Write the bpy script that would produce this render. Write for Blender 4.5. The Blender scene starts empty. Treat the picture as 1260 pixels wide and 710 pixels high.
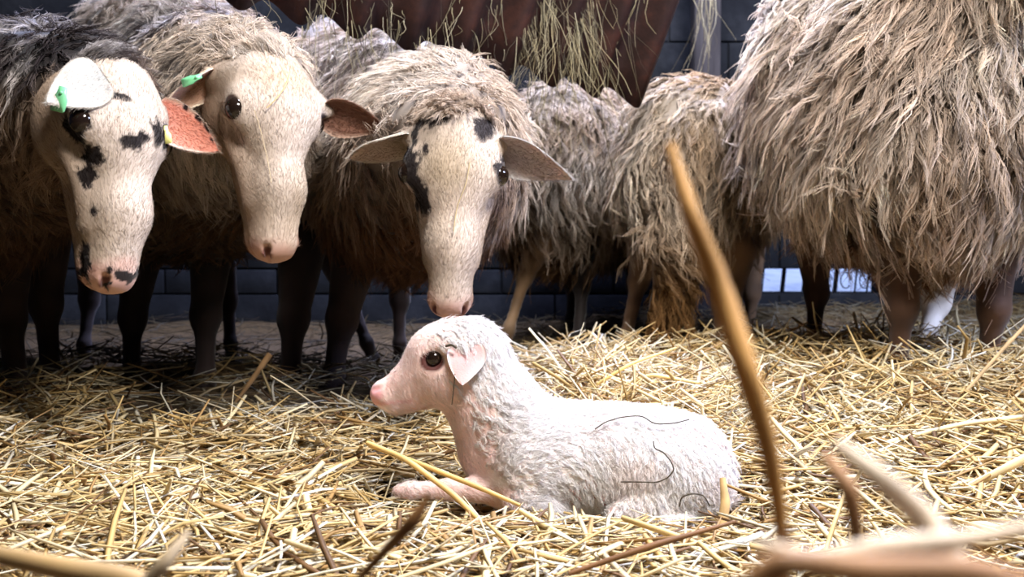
import bpy, math
import numpy as np
from mathutils import Vector, Matrix

rng = np.random.default_rng(7)
SC = bpy.context.scene
COL = SC.collection

# ------------------------------------------------------------------ camera
CAM_H = 0.37
FPX = 1400.0
PITCH = math.atan((355 - 275) / FPX)
cam_d = bpy.data.cameras.new('camera')
cam = bpy.data.objects.new('camera', cam_d)
COL.objects.link(cam)
cam.location = (0, 0, CAM_H)
cam.rotation_euler = (math.radians(90) - PITCH, 0, 0)
cam_d.sensor_width = 36
cam_d.lens = 36 * FPX / 1260
cam_d.clip_start = 0.05
cam_d.dof.use_dof = True
cam_d.dof.focus_distance = 1.42
cam_d.dof.aperture_fstop = 9.0
SC.camera = cam

# ------------------------------------------------------------------ world, lights, exposure
SC.view_settings.view_transform = 'Standard'
SC.view_settings.look = 'None'
SC.view_settings.gamma = 1
SC.view_settings.use_curve_mapping = False
SC.view_settings.exposure = 0.35
SC.cycles.debug_use_compact_bvh = True
SC.cycles.max_bounces = 12
SC.cycles.diffuse_bounces = 8
SC.cycles.transmission_bounces = 8
world = bpy.data.worlds.new('world')
SC.world = world
world.use_nodes = True
bg = world.node_tree.nodes['Background']
bg.inputs[0].default_value = (0.55, 0.58, 0.8, 1)
bg.inputs[1].default_value = 0.03


def area(name, loc, target, size, power, color, spread=180):
    l = bpy.data.lights.new(name, 'AREA')
    l.shape = 'RECTANGLE'
    l.size, l.size_y = size
    l.energy = power
    l.color = color
    l.spread = math.radians(spread)
    o = bpy.data.objects.new(name, l)
    COL.objects.link(o)
    o.location = loc
    o.rotation_euler = (Vector(target) - Vector(loc)).to_track_quat('-Z', 'Y').to_euler()
    return o


area('barn_lamp_light', (0.60, 0.42, 2.0), (0.1, 1.7, 0.2), (0.6, 0.5), 82, (1.0, 0.945, 0.90))
area('added_overhead_fill', (0.45, 2.15, 2.5), (0.2, 2.6, 0.6), (0.9, 0.3), 84, (0.82, 0.87, 1.0))  # unseen fill added overhead to brighten the fleeces and backs
area('window_daylight_side', (2.3, 1.3, 1.7), (-0.3, 1.9, 0.5), (0.7, 0.5), 74, (0.56, 0.66, 1.0))
area('window_daylight_back', (0.55, 3.7, 2.35), (-0.2, 2.3, 0.6), (1.6, 0.4), 120, (0.55, 0.62, 1.0), spread=120)


# ------------------------------------------------------------------ helpers
def W(px, py, Y):
    """world point seen at pixel (px, py) of the 1260x710 frame at world distance Y"""
    x = (px - 630) / FPX
    y = (355 - py) / FPX
    c, s = math.cos(PITCH), math.sin(PITCH)
    dy = c + y * s
    dz = -s + y * c
    k = Y / dy
    return np.array([x * k, Y, CAM_H + dz * k])


def lin(r, g, b):
    def f(v):
        v /= 255.0
        return v / 12.92 if v <= 0.04045 else ((v + 0.055) / 1.055) ** 2.4
    return np.array([f(r), f(g), f(b)])


def nrm(v):
    return v / np.maximum(np.linalg.norm(v, axis=-1, keepdims=True), 1e-9)


_ph = np.random.default_rng(3).uniform(0, 6.28, (8, 3, 3))
_fr = np.random.default_rng(4).normal(0, 1, (8, 3, 3))


def noise3(P, f, k=6):
    """smooth vector noise about -1..1"""
    out = np.zeros(P.shape)
    for i in range(k):
        A = np.sin(P @ (_fr[i].T * f) + _ph[i, 0])
        B = np.sin(P @ (_fr[(i + 3) % 8] * f * 1.3) + _ph[i, 1])
        out += A * B
    return out / (k * 0.5) ** 0.5


def noise1(P, f):
    return noise3(P, f)[..., 0]


def sstep(a, b, x):
    t = np.clip((x - a) / (b - a), 0, 1)
    return t * t * (3 - 2 * t)


def mix(a, b, t):
    t = np.asarray(t)[..., None]
    return a * (1 - t) + b * t


def material(name, color=(0.5, 0.5, 0.5), rough=0.6, attr=None, spec=0.3, sss=0.0, sheen=0.0, bump=None, metal=0.0, coat=0.0, trans=0.0):
    m = bpy.data.materials.new(name)
    m.use_nodes = True
    nt = m.node_tree
    b = nt.nodes['Principled BSDF']
    b.inputs['Base Color'].default_value = (*color, 1)
    b.inputs['Roughness'].default_value = rough
    b.inputs['Specular IOR Level'].default_value = spec
    b.inputs['Metallic'].default_value = metal
    b.inputs['Coat Weight'].default_value = coat
    if sheen:
        b.inputs['Sheen Weight'].default_value = sheen
    if sss:
        b.inputs['Subsurface Weight'].default_value = sss
        b.inputs['Subsurface Radius'].default_value = (0.012, 0.005, 0.003)
        b.inputs['Subsurface Scale'].default_value = 1.0
    a = None
    if attr:
        a = nt.nodes.new('ShaderNodeAttribute')
        a.attribute_name = attr
        nt.links.new(a.outputs['Color'], b.inputs['Base Color'])
    if bump:
        t = nt.nodes.new('ShaderNodeTexCoord')
        n = nt.nodes.new('ShaderNodeTexNoise')
        n.inputs['Scale'].default_value = bump[0]
        n.inputs['Detail'].default_value = 5
        bp = nt.nodes.new('ShaderNodeBump')
        bp.inputs['Strength'].default_value = bump[1]
        bp.inputs['Distance'].default_value = bump[2]
        nt.links.new(t.outputs['Object'], n.inputs['Vector'])
        nt.links.new(n.outputs['Fac'], bp.inputs['Height'])
        nt.links.new(bp.outputs['Normal'], b.inputs['Normal'])
    if trans:
        tr = nt.nodes.new('ShaderNodeBsdfTranslucent')
        if a:
            nt.links.new(a.outputs['Color'], tr.inputs['Color'])
        else:
            tr.inputs['Color'].default_value = (*color, 1)
        mx = nt.nodes.new('ShaderNodeMixShader')
        mx.inputs[0].default_value = trans
        out = nt.nodes['Material Output']
        nt.links.new(b.outputs[0], mx.inputs[1])
        nt.links.new(tr.outputs[0], mx.inputs[2])
        nt.links.new(mx.outputs[0], out.inputs['Surface'])
    return m


def mesh_obj(name, V, F, mat, parent=None, colors=None, smooth=True):
    """F : (n,3) or (n,4) int array, or list of such arrays; colours per vertex"""
    me = bpy.data.meshes.new(name)
    Fs = F if isinstance(F, list) else [F]
    Fs = [np.asarray(f, dtype=np.int32) for f in Fs if len(f)]
    loops = np.concatenate([f.ravel() for f in Fs])
    tot = np.concatenate([np.full(len(f), f.shape[1], dtype=np.int32) for f in Fs])
    start = np.concatenate([[0], np.cumsum(tot)[:-1]]).astype(np.int32)
    me.vertices.add(len(V))
    me.vertices.foreach_set('co', np.asarray(V, dtype=np.float32).ravel())
    me.loops.add(len(loops))
    me.loops.foreach_set('vertex_index', loops)
    me.polygons.add(len(tot))
    me.polygons.foreach_set('loop_start', start)
    me.polygons.foreach_set('loop_total', tot)
    me.update(calc_edges=True)
    if smooth:
        me.polygons.foreach_set('use_smooth', np.ones(len(me.polygons), dtype=bool))
    if colors is not None:
        a = me.color_attributes.new('Col', 'BYTE_COLOR', 'POINT')
        c = np.ones((len(V), 4), dtype=np.float32)
        c[:, :3] = np.clip(colors, 0, 1)
        a.data.foreach_set('color', c.ravel())
        del c
    if mat:
        me.materials.append(mat)
    o = bpy.data.objects.new(name, me)
    COL.objects.link(o)
    if parent is not None:
        o.parent = parent
        o.matrix_parent_inverse = Matrix.Translation(-Vector(parent.location))
    return o


def thing(name, label, cat, loc, group=None):
    o = bpy.data.objects.new(name, None)
    COL.objects.link(o)
    o.location = Vector([float(v) for v in loc])
    o.empty_display_size = 0.05
    o['label'] = label
    o['category'] = cat
    if group:
        o['group'] = group
    return o


def tag(o, label=None, cat=None, group=None, kind=None):
    for k, v in (('label', label), ('category', cat), ('group', group), ('kind', kind)):
        if v:
            o[k] = v
    return o


# ---- distance field modelling
def ell(c, r, k=0.03, R=None, wool=False, sub=False):
    r = np.array(r, float) if np.ndim(r) else np.array([r] * 3, float)
    return dict(t='e', c=np.array(c, float), r=r, k=k, R=R, wool=wool, sub=sub)


def cone(a, b, ra, rb, k=0.03, wool=False, sub=False):
    return dict(t='c', a=np.array(a, float), b=np.array(b, float), ra=ra, rb=rb, k=k, wool=wool, sub=sub)


def prim_d(p, P):
    if p['t'] == 'e':
        q = P - p['c'].astype(P.dtype)
        if p['R'] is not None:
            q = q @ p['R'].astype(P.dtype)          # columns of R = local axes
        k0 = np.linalg.norm(q / p['r'], axis=-1)
        k1 = np.linalg.norm(q / (p['r'] ** 2), axis=-1)
        return k0 * (k0 - 1) / np.maximum(k1, 1e-6)
    ab = p['b'] - p['a']
    h = np.clip(((P - p['a']) @ ab) / max(ab @ ab, 1e-12), 0, 1)
    q = P - p['a'] - h[..., None] * ab
    return np.linalg.norm(q, axis=-1) - (p['ra'] + (p['rb'] - p['ra']) * h)


def field(prims, h):
    lo, hi = [], []
    for p in prims:
        if p['t'] == 'e':
            m = p['r'].max()
            l, u = p['c'] - m, p['c'] + m
        else:
            m = max(p['ra'], p['rb'])
            l, u = np.minimum(p['a'], p['b']) - m, np.maximum(p['a'], p['b']) + m
        p['lo'], p['hi'] = l, u
        if not p['sub']:
            lo.append(l)
            hi.append(u)
    lo = np.min(lo, 0) - 4 * h
    hi = np.max(hi, 0) + 4 * h
    n = np.ceil((hi - lo) / h).astype(int) + 1
    F = np.full(n, 1.0, dtype=np.float32)
    for p in prims:
        mg = p['k'] + 3 * h
        i0 = np.clip(np.floor((p['lo'] - mg - lo) / h).astype(int), 0, n)
        i1 = np.clip(np.ceil((p['hi'] + mg - lo) / h).astype(int) + 1, 0, n)
        if (i1 <= i0).any():
            continue
        ax = [lo[j] + h * np.arange(i0[j], i1[j]) for j in range(3)]
        P = np.stack(np.meshgrid(*ax, indexing='ij'), -1)
        d = prim_d(p, P)
        sl = tuple(slice(i0[j], i1[j]) for j in range(3))
        A = F[sl]
        k = p['k']
        if p['sub']:
            d = -d
            t = np.clip(0.5 - 0.5 * (A - d) / k, 0, 1)
            F[sl] = A * (1 - t) + d * t + k * t * (1 - t)
        else:
            t = np.clip(0.5 + 0.5 * (A - d) / k, 0, 1)
            F[sl] = A * (1 - t) + d * t - k * t * (1 - t)
    return F, lo


def surface(prims, h, smooth=2):
    F, lo = field(prims, h)
    n = np.array(F.shape)
    ins = F < 0
    cn = n - 1
    cnt = np.zeros(cn, dtype=np.int32)
    acc = np.zeros((*cn, 3), dtype=np.float32)
    # edge crossings accumulate in the cells around each edge
    for ax in range(3):
        s0 = [slice(None)] * 3
        s1 = [slice(None)] * 3
        s0[ax] = slice(0, -1)
        s1[ax] = slice(1, None)
        a, b = F[tuple(s0)], F[tuple(s1)]
        cr = (a < 0) != (b < 0)
        idx = np.argwhere(cr)
        av, bv = a[cr], b[cr]
        t = av / (av - bv)
        pos = idx.astype(np.float32)
        pos[:, ax] += t
        o = [i for i in range(3) if i != ax]
        for du in (0, -1):
            for dv in (0, -1):
                c = idx.copy()
                c[:, o[0]] += du
                c[:, o[1]] += dv
                ok = ((c >= 0) & (c < cn)).all(1)
                cc = c[ok]
                np.add.at(cnt, tuple(cc.T), 1)
                np.add.at(acc, tuple(cc.T), pos[ok])
    m = cnt > 0
    vid = np.full(cn, -1, dtype=np.int64)
    vid[m] = np.arange(m.sum())
    V = acc[m] / cnt[m][:, None]
    quads = []
    for ax in range(3):
        o = [i for i in range(3) if i != ax]
        s0 = [slice(None)] * 3
        s1 = [slice(None)] * 3
        s0[ax] = slice(0, -1)
        s1[ax] = slice(1, None)
        a, b = ins[tuple(s0)], ins[tuple(s1)]
        idx = np.argwhere(a != b)
        ok = (idx[:, o[0]] > 0) & (idx[:, o[1]] > 0) & (idx[:, o[0]] < cn[o[0]]) & (idx[:, o[1]] < cn[o[1]])
        idx = idx[ok]
        sa = a[tuple(idx.T)]

        def g(du, dv):
            c = idx.copy()
            c[:, o[0]] += du
            c[:, o[1]] += dv
            return vid[tuple(c.T)]
        q = np.stack([g(-1, -1), g(0, -1), g(0, 0), g(-1, 0)], 1)
        flip = sa if ax != 1 else ~sa
        q[~flip] = q[~flip][:, ::-1]
        quads.append(q)
    Q = np.concatenate(quads)
    Q = Q[(Q >= 0).all(1)]
    V = V * h + lo
    V = V.astype(np.float64)
    for it in range(smooth):
        S = np.zeros_like(V)
        C = np.zeros(len(V))
        for i in range(4):
            a, b = Q[:, i], Q[:, (i + 1) % 4]
            np.add.at(S, a, V[b])
            np.add.at(S, b, V[a])
            np.add.at(C, a, 1)
            np.add.at(C, b, 1)
        V = V * 0.5 + 0.5 * S / np.maximum(C, 1)[:, None]
    return V, Q


def vnormals(V, Q):
    fn = np.cross(V[Q[:, 2]] - V[Q[:, 0]], V[Q[:, 3]] - V[Q[:, 1]])
    N = np.zeros_like(V)
    for i in range(4):
        np.add.at(N, Q[:, i], fn)
    return nrm(N)


def wool_weight(prims, P):
    """1 where a wool-bearing mass lies nearest, 0 on bare skin"""
    dw = np.full(len(P), 9.0)
    ds = np.full(len(P), 9.0)
    for p in prims:
        if p['sub']:
            continue
        d = prim_d(p, P)
        if p['wool']:
            dw = np.minimum(dw, d)
        else:
            ds = np.minimum(ds, d)
    return sstep(-0.012, 0.012, ds - dw)


# ---- strands: tapered three sided tubes
def strands(name, P, rad, col, mat, parent=None, sides=3, flat=None):
    N, M, _ = P.shape
    T = np.empty_like(P)
    T[:, 1:-1] = P[:, 2:] - P[:, :-2]
    T[:, 0] = P[:, 1] - P[:, 0]
    T[:, -1] = P[:, -1] - P[:, -2]
    T = nrm(T)
    ref = nrm(rng.normal(size=(N, 1, 3))) + np.zeros_like(T)
    if flat is not None:
        ref = np.array([0, 0, 1.0]) + rng.normal(size=(N, 1, 3)) * 0.35 + np.zeros_like(T)
    A = nrm(np.cross(T, ref))
    B = np.cross(T, A)
    if flat is None:
        fa, fb = 1.0, 1.0
    else:
        fa, fb = 1.0, flat
    ang = np.arange(sides) * 2 * math.pi / sides
    V = P[:, :, None, :] + rad[:, :, None, None] * (
        A[:, :, None, :] * (np.cos(ang) * fa)[None, None, :, None] + B[:, :, None, :] * (np.sin(ang) * fb)[None, None, :, None])
    V = V.reshape(-1, 3)
    C = np.repeat(col.reshape(-1, 3), sides, 0)
    base = (np.arange(N) * M * sides)[:, None, None]
    j = np.arange(M - 1)[None, :, None] * sides
    s = np.arange(sides)[None, None, :]
    s2 = (s + 1) % sides
    F = np.stack([base + j + s, base + j + s2, base + j + sides + s2, base + j + sides + s], -1).reshape(-1, 4)
    caps = []
    if sides == 4:
        e0 = (np.arange(N) * M * sides)[:, None] + np.arange(4)[None, ::-1]
        e1 = (np.arange(N) * M * sides)[:, None] + (M - 1) * sides + np.arange(4)[None, :]
        caps = [e0, e1]
    elif sides == 3:
        e0 = (np.arange(N) * M * sides)[:, None] + np.arange(3)[None, ::-1]
        caps = [e0]
    return mesh_obj(name, V, [F] + caps, mat, parent, C)


CAM = np.array([0, 0, CAM_H])


def grow(V, Q, wgt, n_locks, per, length, colfn, lift=0.4, droop=0.6, lock_r=0.008, clump=0.7, rad=0.0006, nseg=5,
         wave=0.003, waves=2.0, swirl=0.5, flow=None, flowfn=None, root_dark=0.6, jitter=0.15, back=0.10, lockvar=0.16, rootpow=0.5, lenvar=0.4, limit=None, curl=0.0, sink=0.004):
    fc = V[Q].mean(1)
    fn = np.cross(V[Q[:, 2]] - V[Q[:, 0]], V[Q[:, 3]] - V[Q[:, 1]])
    ar = np.linalg.norm(fn, axis=1)
    fn = nrm(fn)
    w = ar * wgt[Q].mean(1)
    vis = np.einsum('ij,ij->i', fn, nrm(CAM - fc))
    w = w * np.where(vis > -0.25, 1, back)
    if limit is not None:
        w = w * limit(fc)
    w /= w.sum()
    f = rng.choice(len(Q), n_locks, p=w)
    u, v = rng.random((2, n_locks, 1))
    a, b, c, d = (V[Q[f, i]] for i in range(4))
    P = (a * (1 - u) + b * u) * (1 - v) + (d * (1 - u) + c * u) * v
    Nm = fn[f]
    g = np.array([0, 0, -1.0]) if flow is None else np.array(flow, float)
    fl = np.zeros_like(P) + g
    if flowfn is not None:
        fl = flowfn(P)
    fl = fl + swirl * noise3(P, 9) + swirl * 0.5 * rng.normal(size=P.shape)
    fl = fl - Nm * np.einsum('ij,ij->i', fl, Nm)[:, None]
    fl = nrm(fl)
    D = nrm(Nm * lift + fl * (1 - lift))
    L = length * (1 + lenvar * (rng.random(n_locks) * 2 - 1))
    n = n_locks * per
    rep = lambda x: np.repeat(x, per, 0)
    Pn, Nn, Dn, Fn, Ln = rep(P), rep(Nm), rep(D), rep(fl), rep(L)
    Ln = Ln * (1 + 0.15 * rng.normal(size=n))
    off = rng.normal(size=(n, 3)) * lock_r * 0.6
    off -= Nn * np.einsum('ij,ij->i', off, Nn)[:, None]
    t = np.linspace(0, 1, nseg)
    tt = t[None, :, None]
    path = Pn[:, None] - Nn[:, None] * sink + Ln[:, None, None] * (Dn[:, None] * tt + (np.array([0, 0, -1.0]) * droop * 0.5 + Fn[:, None] * 0.5 * droop - Nn[:, None] * 0.25 * droop * (lift > 0.2)) * tt ** 2)
    path = path + off[:, None] * (1 - clump * tt ** 0.8)
    side = nrm(np.cross(Dn, Nn) + 1e-6)
    phs = rep(rng.random(n_locks) * 6.28)[:, None, None] + rng.normal(size=(n, 1, 1)) * 0.4
    wv = np.sin(phs + tt * waves * 6.28) * wave * tt ** 0.5
    path = path + side[:, None] * wv + Nn[:, None] * np.cos(phs + tt * waves * 6.28) * wave * 0.6 * (tt ** 0.5 if not curl else tt)
    path = path + rng.normal(size=(n, nseg, 3)) * jitter * 0.004 * tt
    R = rad * (0.75 + 0.5 * rng.random((n, 1))) * (1 - 0.8 * t[None, :] ** 1.5)
    base = colfn(P)
    lockv = 1 + lockvar * rng.normal(size=(n_locks, 1))
    base = rep(base * lockv) * (1 + 0.08 * rng.normal(size=(n, 1)))
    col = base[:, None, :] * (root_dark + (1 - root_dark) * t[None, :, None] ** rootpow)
    return path, R, col


def lookR(fwd, up):
    """columns: right, forward, up"""
    f = nrm(np.array(fwd, float))
    u = np.array(up, float)
    u = nrm(u - f * (u @ f))
    r = np.cross(f, u)
    return np.stack([r, f, u], 1)


def sphere_mesh(c, r, R=None, nu=20, nv=12):
    th = np.linspace(0, math.pi, nv)
    ph = np.linspace(0, 2 * math.pi, nu, endpoint=False)
    V = np.array([[math.sin(a) * math.cos(b), math.sin(a) * math.sin(b), math.cos(a)] for a in th for b in ph])
    V = V * (np.array(r) if np.ndim(r) else r)
    if R is not None:
        V = V @ R.T
    V = V + c
    F = [[i * nu + j, (i + 1) * nu + j, (i + 1) * nu + (j + 1) % nu, i * nu + (j + 1) % nu] for i in range(nv - 1) for j in range(nu)]
    return V, np.array(F)


def grid_faces(nu, nv, off=0, flip=False):
    i, j = np.meshgrid(np.arange(nu - 1), np.arange(nv - 1), indexing='ij')
    a = (i * nv + j).ravel() + off
    q = np.stack([a, a + nv, a + nv + 1, a + 1], 1)
    return q[:, ::-1] if flip else q


def leaf_ear(name, root, tip, face, width, thick, colin, colout, mat, parent, cup=0.35, droop=0.0, edge_spots=None, hair=0):
    """cupped ear; 'face' is the direction its hollow side opens to"""
    root, tip = np.array(root, float), np.array(tip, float)
    ax = tip - root
    L = np.linalg.norm(ax)
    a = ax / L
    n = np.array(face, float)
    n = nrm(n - a * (n @ a))
    s = np.cross(a, n)
    nu, nv = 26, 15
    U = np.linspace(0, 1, nu)
    Vv = np.linspace(-1, 1, nv)
    prof = (np.sin(np.pi * np.clip(U, 0, 1) ** 0.75) ** 0.75) * 0.5 + 0.30 * (1 - U) ** 3
    prof = np.maximum(prof, 0.015)
    pin, pout, cin, cout = [], [], [], []
    for i, u in enumerate(U):
        w = width * prof[i]
        for v in Vv:
            curl = cup * (1 - 0.55 * u)
            p = root + a * L * u + s * w * v * (1 - 0.25 * curl * v * v) + n * (w * curl * v * v * 1.6 + w * 0.12 * math.sin(5 * u) * v)
            p = p + np.array([0, 0, -1.0]) * droop * L * u * u
            th = thick * (1 - 0.75 * abs(v) ** 3) * (1 - 0.5 * u)
            pin.append(p + n * th * 0.5)
            pout.append(p - n * th * 0.5)
            c1 = colin * (1 - 0.25 * (1 - abs(v)) * (1 - u))
            c1 = c1 * (1 - sstep(0.75, 1.0, abs(v))) + colout * sstep(0.75, 1.0, abs(v))
            if edge_spots is not None:
                for (uu, vv, rr) in edge_spots:
                    if ((u - uu) * 1.8) ** 2 + (v - vv) ** 2 * 0.35 < rr * rr:
                        c1 = np.array([0.03, 0.02, 0.02])
            cin.append(c1)
            cout.append(colout)
    V = np.array(pin + pout)
    C = np.array(cin + cout)
    n0 = nu * nv
    F = [grid_faces(nu, nv), grid_faces(nu, nv, n0, True)]
    ring = [i * nv for i in range(nu)] + [(nu - 1) * nv + j for j in range(1, nv)] + [i * nv + nv - 1 for i in range(nu - 2, -1, -1)] + [j for j in range(nv - 2, 0, -1)]
    ring = np.array(ring)
    nx = np.roll(ring, -1)
    F.append(np.stack([ring, nx, nx + n0, ring + n0], 1))
    C = C * (1 + 0.06 * noise1(V, 70))[:, None]
    ear = mesh_obj(name, V, F, mat, parent, C)
    if hair:
        def near(p):
            out = np.empty((len(p), 3))
            for q in range(0, len(p), 500):
                out[q:q + 500] = C[((p[q:q + 500, None] - V[None]) ** 2).sum(-1).argmin(1)]
            return out
        Pp, Rr, Cc = grow(V, np.concatenate(F), np.ones(len(V)), hair, 1, 0.007, near, lift=0.12, droop=0.05, lock_r=0.0006, clump=0.0, rad=0.00024, nseg=3, wave=0,
                          swirl=0.25, flow=a, root_dark=0.95, lockvar=0.05, jitter=0.1, sink=0.0003, back=0.6)
        strands('ear_hair', Pp, Rr, Cc, M_WOOL, ear)
    return ear


def to_world(o, R, p):
    return o + R @ np.array(p, float)


# ------------------------------------------------------------------ materials
M_WOOL = material('wool', rough=0.85, attr='Col', spec=0.12, trans=0.18)
M_HIDE = material('short_haired_hide', rough=0.7, attr='Col', spec=0.22, bump=(420, 0.12, 0.002), sheen=0.15)
M_LAMB = material('lamb_skin', rough=0.6, attr='Col', spec=0.3, sss=0.25, bump=(500, 0.2, 0.002))
M_LAMBWOOL = material('lamb_wool', rough=0.55, attr='Col', spec=0.35, trans=0.12)
M_EAR = material('ear_skin', rough=0.65, attr='Col', spec=0.25, sss=0.15, bump=(500, 0.2, 0.002))
M_EYE = material('eye_glass', color=(0.012, 0.007, 0.005), rough=0.1, spec=0.45)
M_STRAW = material('straw', rough=0.6, attr='Col', spec=0.35, trans=0.12)
M_HAY = material('hay', rough=0.6, attr='Col', spec=0.25, trans=0.15)
M_TAG_G = material('green_tag_plastic', color=tuple(lin(120, 200, 145)), rough=0.35, spec=0.5)
M_TAG_Y = material('yellow_tag_plastic', color=tuple(lin(225, 220, 130)), rough=0.35, spec=0.5)


def noise_mat(name, cols, scale, rough=0.9, bumpd=0.01, stretch=(1, 1, 1), metal=0.0, spec=0.2):
    m = bpy.data.materials.new(name)
    m.use_nodes = True
    nt = m.node_tree
    b = nt.nodes['Principled BSDF']
    b.inputs['Roughness'].default_value = rough
    b.inputs['Metallic'].default_value = metal
    b.inputs['Specular IOR Level'].default_value = spec
    tc = nt.nodes.new('ShaderNodeTexCoord')
    mp = nt.nodes.new('ShaderNodeMapping')
    mp.inputs['Scale'].default_value = stretch
    n = nt.nodes.new('ShaderNodeTexNoise')
    n.inputs['Scale'].default_value = scale
    n.inputs['Detail'].default_value = 8
    n.inputs['Roughness'].default_value = 0.65
    r = nt.nodes.new('ShaderNodeValToRGB')
    el = r.color_ramp.elements
    while len(el) < len(cols):
        el.new(0.5)
    for i, c in enumerate(cols):
        el[i].position = 0.3 + 0.4 * i / (len(cols) - 1)
        el[i].color = (*c, 1)
    bp = nt.nodes.new('ShaderNodeBump')
    bp.inputs['Distance'].default_value = bumpd
    bp.inputs['Strength'].default_value = 0.7
    L = nt.links.new
    L(tc.outputs['Object'], mp.inputs['Vector'])
    L(mp.outputs[0], n.inputs['Vector'])
    L(n.outputs['Fac'], r.inputs['Fac'])
    L(r.outputs[0], b.inputs['Base Color'])
    L(n.outputs['Fac'], bp.inputs['Height'])
    L(bp.outputs[0], b.inputs['Normal'])
    return m


# ------------------------------------------------------------------ setting
def box(V, F, lo, hi):
    n = sum(len(v) for v in V)
    x0, y0, z0 = lo
    x1, y1, z1 = hi
    V.append(np.array([[x0, y0, z0], [x1, y0, z0], [x1, y1, z0], [x0, y1, z0], [x0, y0, z1], [x1, y0, z1], [x1, y1, z1], [x0, y1, z1]], float))
    F.append(np.array([[0, 3, 2, 1], [4, 5, 6, 7], [0, 1, 5, 4], [1, 2, 6, 5], [2, 3, 7, 6], [3, 0, 4, 7]]) + n)


def boxes(name, bl, mat, parent=None, bevel=0.004):
    V, F = [], []
    for lo, hi in bl:
        box(V, F, lo, hi)
    o = mesh_obj(name, np.concatenate(V), np.concatenate(F), mat, parent, smooth=False)
    if bevel:
        md = o.modifiers.new('bevel', 'BEVEL')
        md.width = bevel
        md.segments = 2
    return o


WALL_Y = 4.25


def ground_h(x, y):
    P = np.stack([x, y, 0 * x], -1)
    base = 0.012 + 0.030 * sstep(1.62, 2.15, y) - 0.03 * sstep(2.5, 3.2, y) * (x < 0.3)
    base = base + 0.02 * sstep(0.35, 0.8, x) * sstep(1.5, 2.0, y)
    nest = np.exp(-((x - 0.06) / 0.27) ** 4 - ((y - 1.36) / 0.13) ** 4)      # the hollow the lamb lies in
    base = base * (1 - 0.6 * nest) - 0.016 * nest
    return base + (1 - nest) * 0.010 * noise1(P, 4.5) + 0.004 * noise1(P, 16)


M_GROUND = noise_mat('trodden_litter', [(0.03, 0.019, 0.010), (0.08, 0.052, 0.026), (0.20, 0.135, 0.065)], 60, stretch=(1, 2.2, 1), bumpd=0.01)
gx = np.linspace(-3.2, 3.2, 200)
gy = np.linspace(-1.6, WALL_Y + 0.05, 190)
GX, GY = np.meshgrid(gx, gy, indexing='ij')
GZ = ground_h(GX, GY) - 0.012
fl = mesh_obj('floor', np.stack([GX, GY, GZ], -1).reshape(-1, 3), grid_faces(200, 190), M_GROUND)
tag(fl, kind='structure')

# dark plastered back wall with a low opening to the yard
M_WALL = noise_mat('dark_block_wall', [(0.007, 0.008, 0.012), (0.015, 0.017, 0.023), (0.034, 0.037, 0.047)], 5, bumpd=0.012)
ox0, ox1 = W(893, 300, WALL_Y)[0], W(1092, 300, WALL_Y)[0]
oz0, oz1 = W(700, 362, WALL_Y)[2], W(700, 331, WALL_Y)[2]
bw = []
rows = [(-0.05, oz0), (oz0, oz1)] + [(oz1 + k * 0.21, oz1 + (k + 1) * 0.21) for k in range(11)]
for r, (z0, z1) in enumerate(rows):
    x = -3.2 - 0.2 * (r % 2)
    while x < 3.3:
        x2 = x + 0.42
        a, b = x, x2
        if r == 1:
            if a < ox1 and b > ox0:
                if a < ox0:
                    b = ox0
                elif b > ox1:
                    a = ox1
                else:
                    x = x2
                    continue
        bw.append(((a + 0.003, WALL_Y, z0 + 0.003), (b - 0.003, WALL_Y + 0.2, z1 - 0.003)))
        x = x2
bw.append(((-3.3, WALL_Y + 0.02, oz1), (3.4, WALL_Y + 0.19, 2.55)))
bw.append(((-3.3, WALL_Y + 0.02, -0.05), (ox0, WALL_Y + 0.19, oz1)))
bw.append(((ox1, WALL_Y + 0.02, -0.05), (3.4, WALL_Y + 0.19, oz1)))
bw.append(((ox0 - .1, WALL_Y + 0.02, -0.05), (ox1 + .1, WALL_Y + 0.19, oz0)))
tag(boxes('wall_back', bw, M_WALL), kind='structure')
tag(boxes('wall_left', [((-3.4, -1.6, -0.05), (-3.2, WALL_Y, 2.6))], M_WALL), kind='structure')
tag(boxes('wall_right', [((3.2, -1.6, -0.05), (3.4, WALL_Y, 2.6))], M_WALL), kind='structure')
M_WOOD = noise_mat('old_dark_timber', [(0.02, 0.018, 0.02), (0.05, 0.045, 0.05), (0.10, 0.09, 0.095)], 14, stretch=(1, 1, 0.12), bumpd=0.006)
tag(boxes('ceiling', [((-3.4, -1.6, 2.6), (3.4, WALL_Y + .2, 2.7))], M_WOOD), kind='structure')

# snow-bright yard seen through the opening
M_SNOW = noise_mat('trodden_snow', [(0.55, 0.62, 0.8), (0.8, 0.85, 0.95), (0.9, 0.93, 1.0)], 8, bumpd=0.03)
gx = np.linspace(-2, 5, 50)
gy = np.linspace(WALL_Y + 0.19, WALL_Y + 5, 40)
GX, GY = np.meshgrid(gx, gy, indexing='ij')
GZ = 0.02 + 0.02 * noise1(np.stack([GX, GY, GX * 0], -1), 3) + 0.06 * (GY - WALL_Y)
tag(mesh_obj('ground_yard', np.stack([GX, GY, GZ], -1).reshape(-1, 3), grid_faces(50, 40), M_SNOW), kind='structure')
area('yard_daylight', (2.0, WALL_Y + 2.0, 3.0), (1.6, WALL_Y + 1.8, 0), (3, 3), 130, (0.50, 0.62, 1.0))

# wire fence at the opening
def tube(name, pts, r, mat, parent=None, sides=8, colors=None):
    P = np.array(pts, float)[None]
    rad = (np.full((1, P.shape[1]), r) if np.ndim(r) == 0 else np.array(r)[None])
    c = np.zeros(P.shape) + (colors if colors is not None else 0.5)
    return strands(name, P, rad, c, mat, parent, sides=sides)


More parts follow.
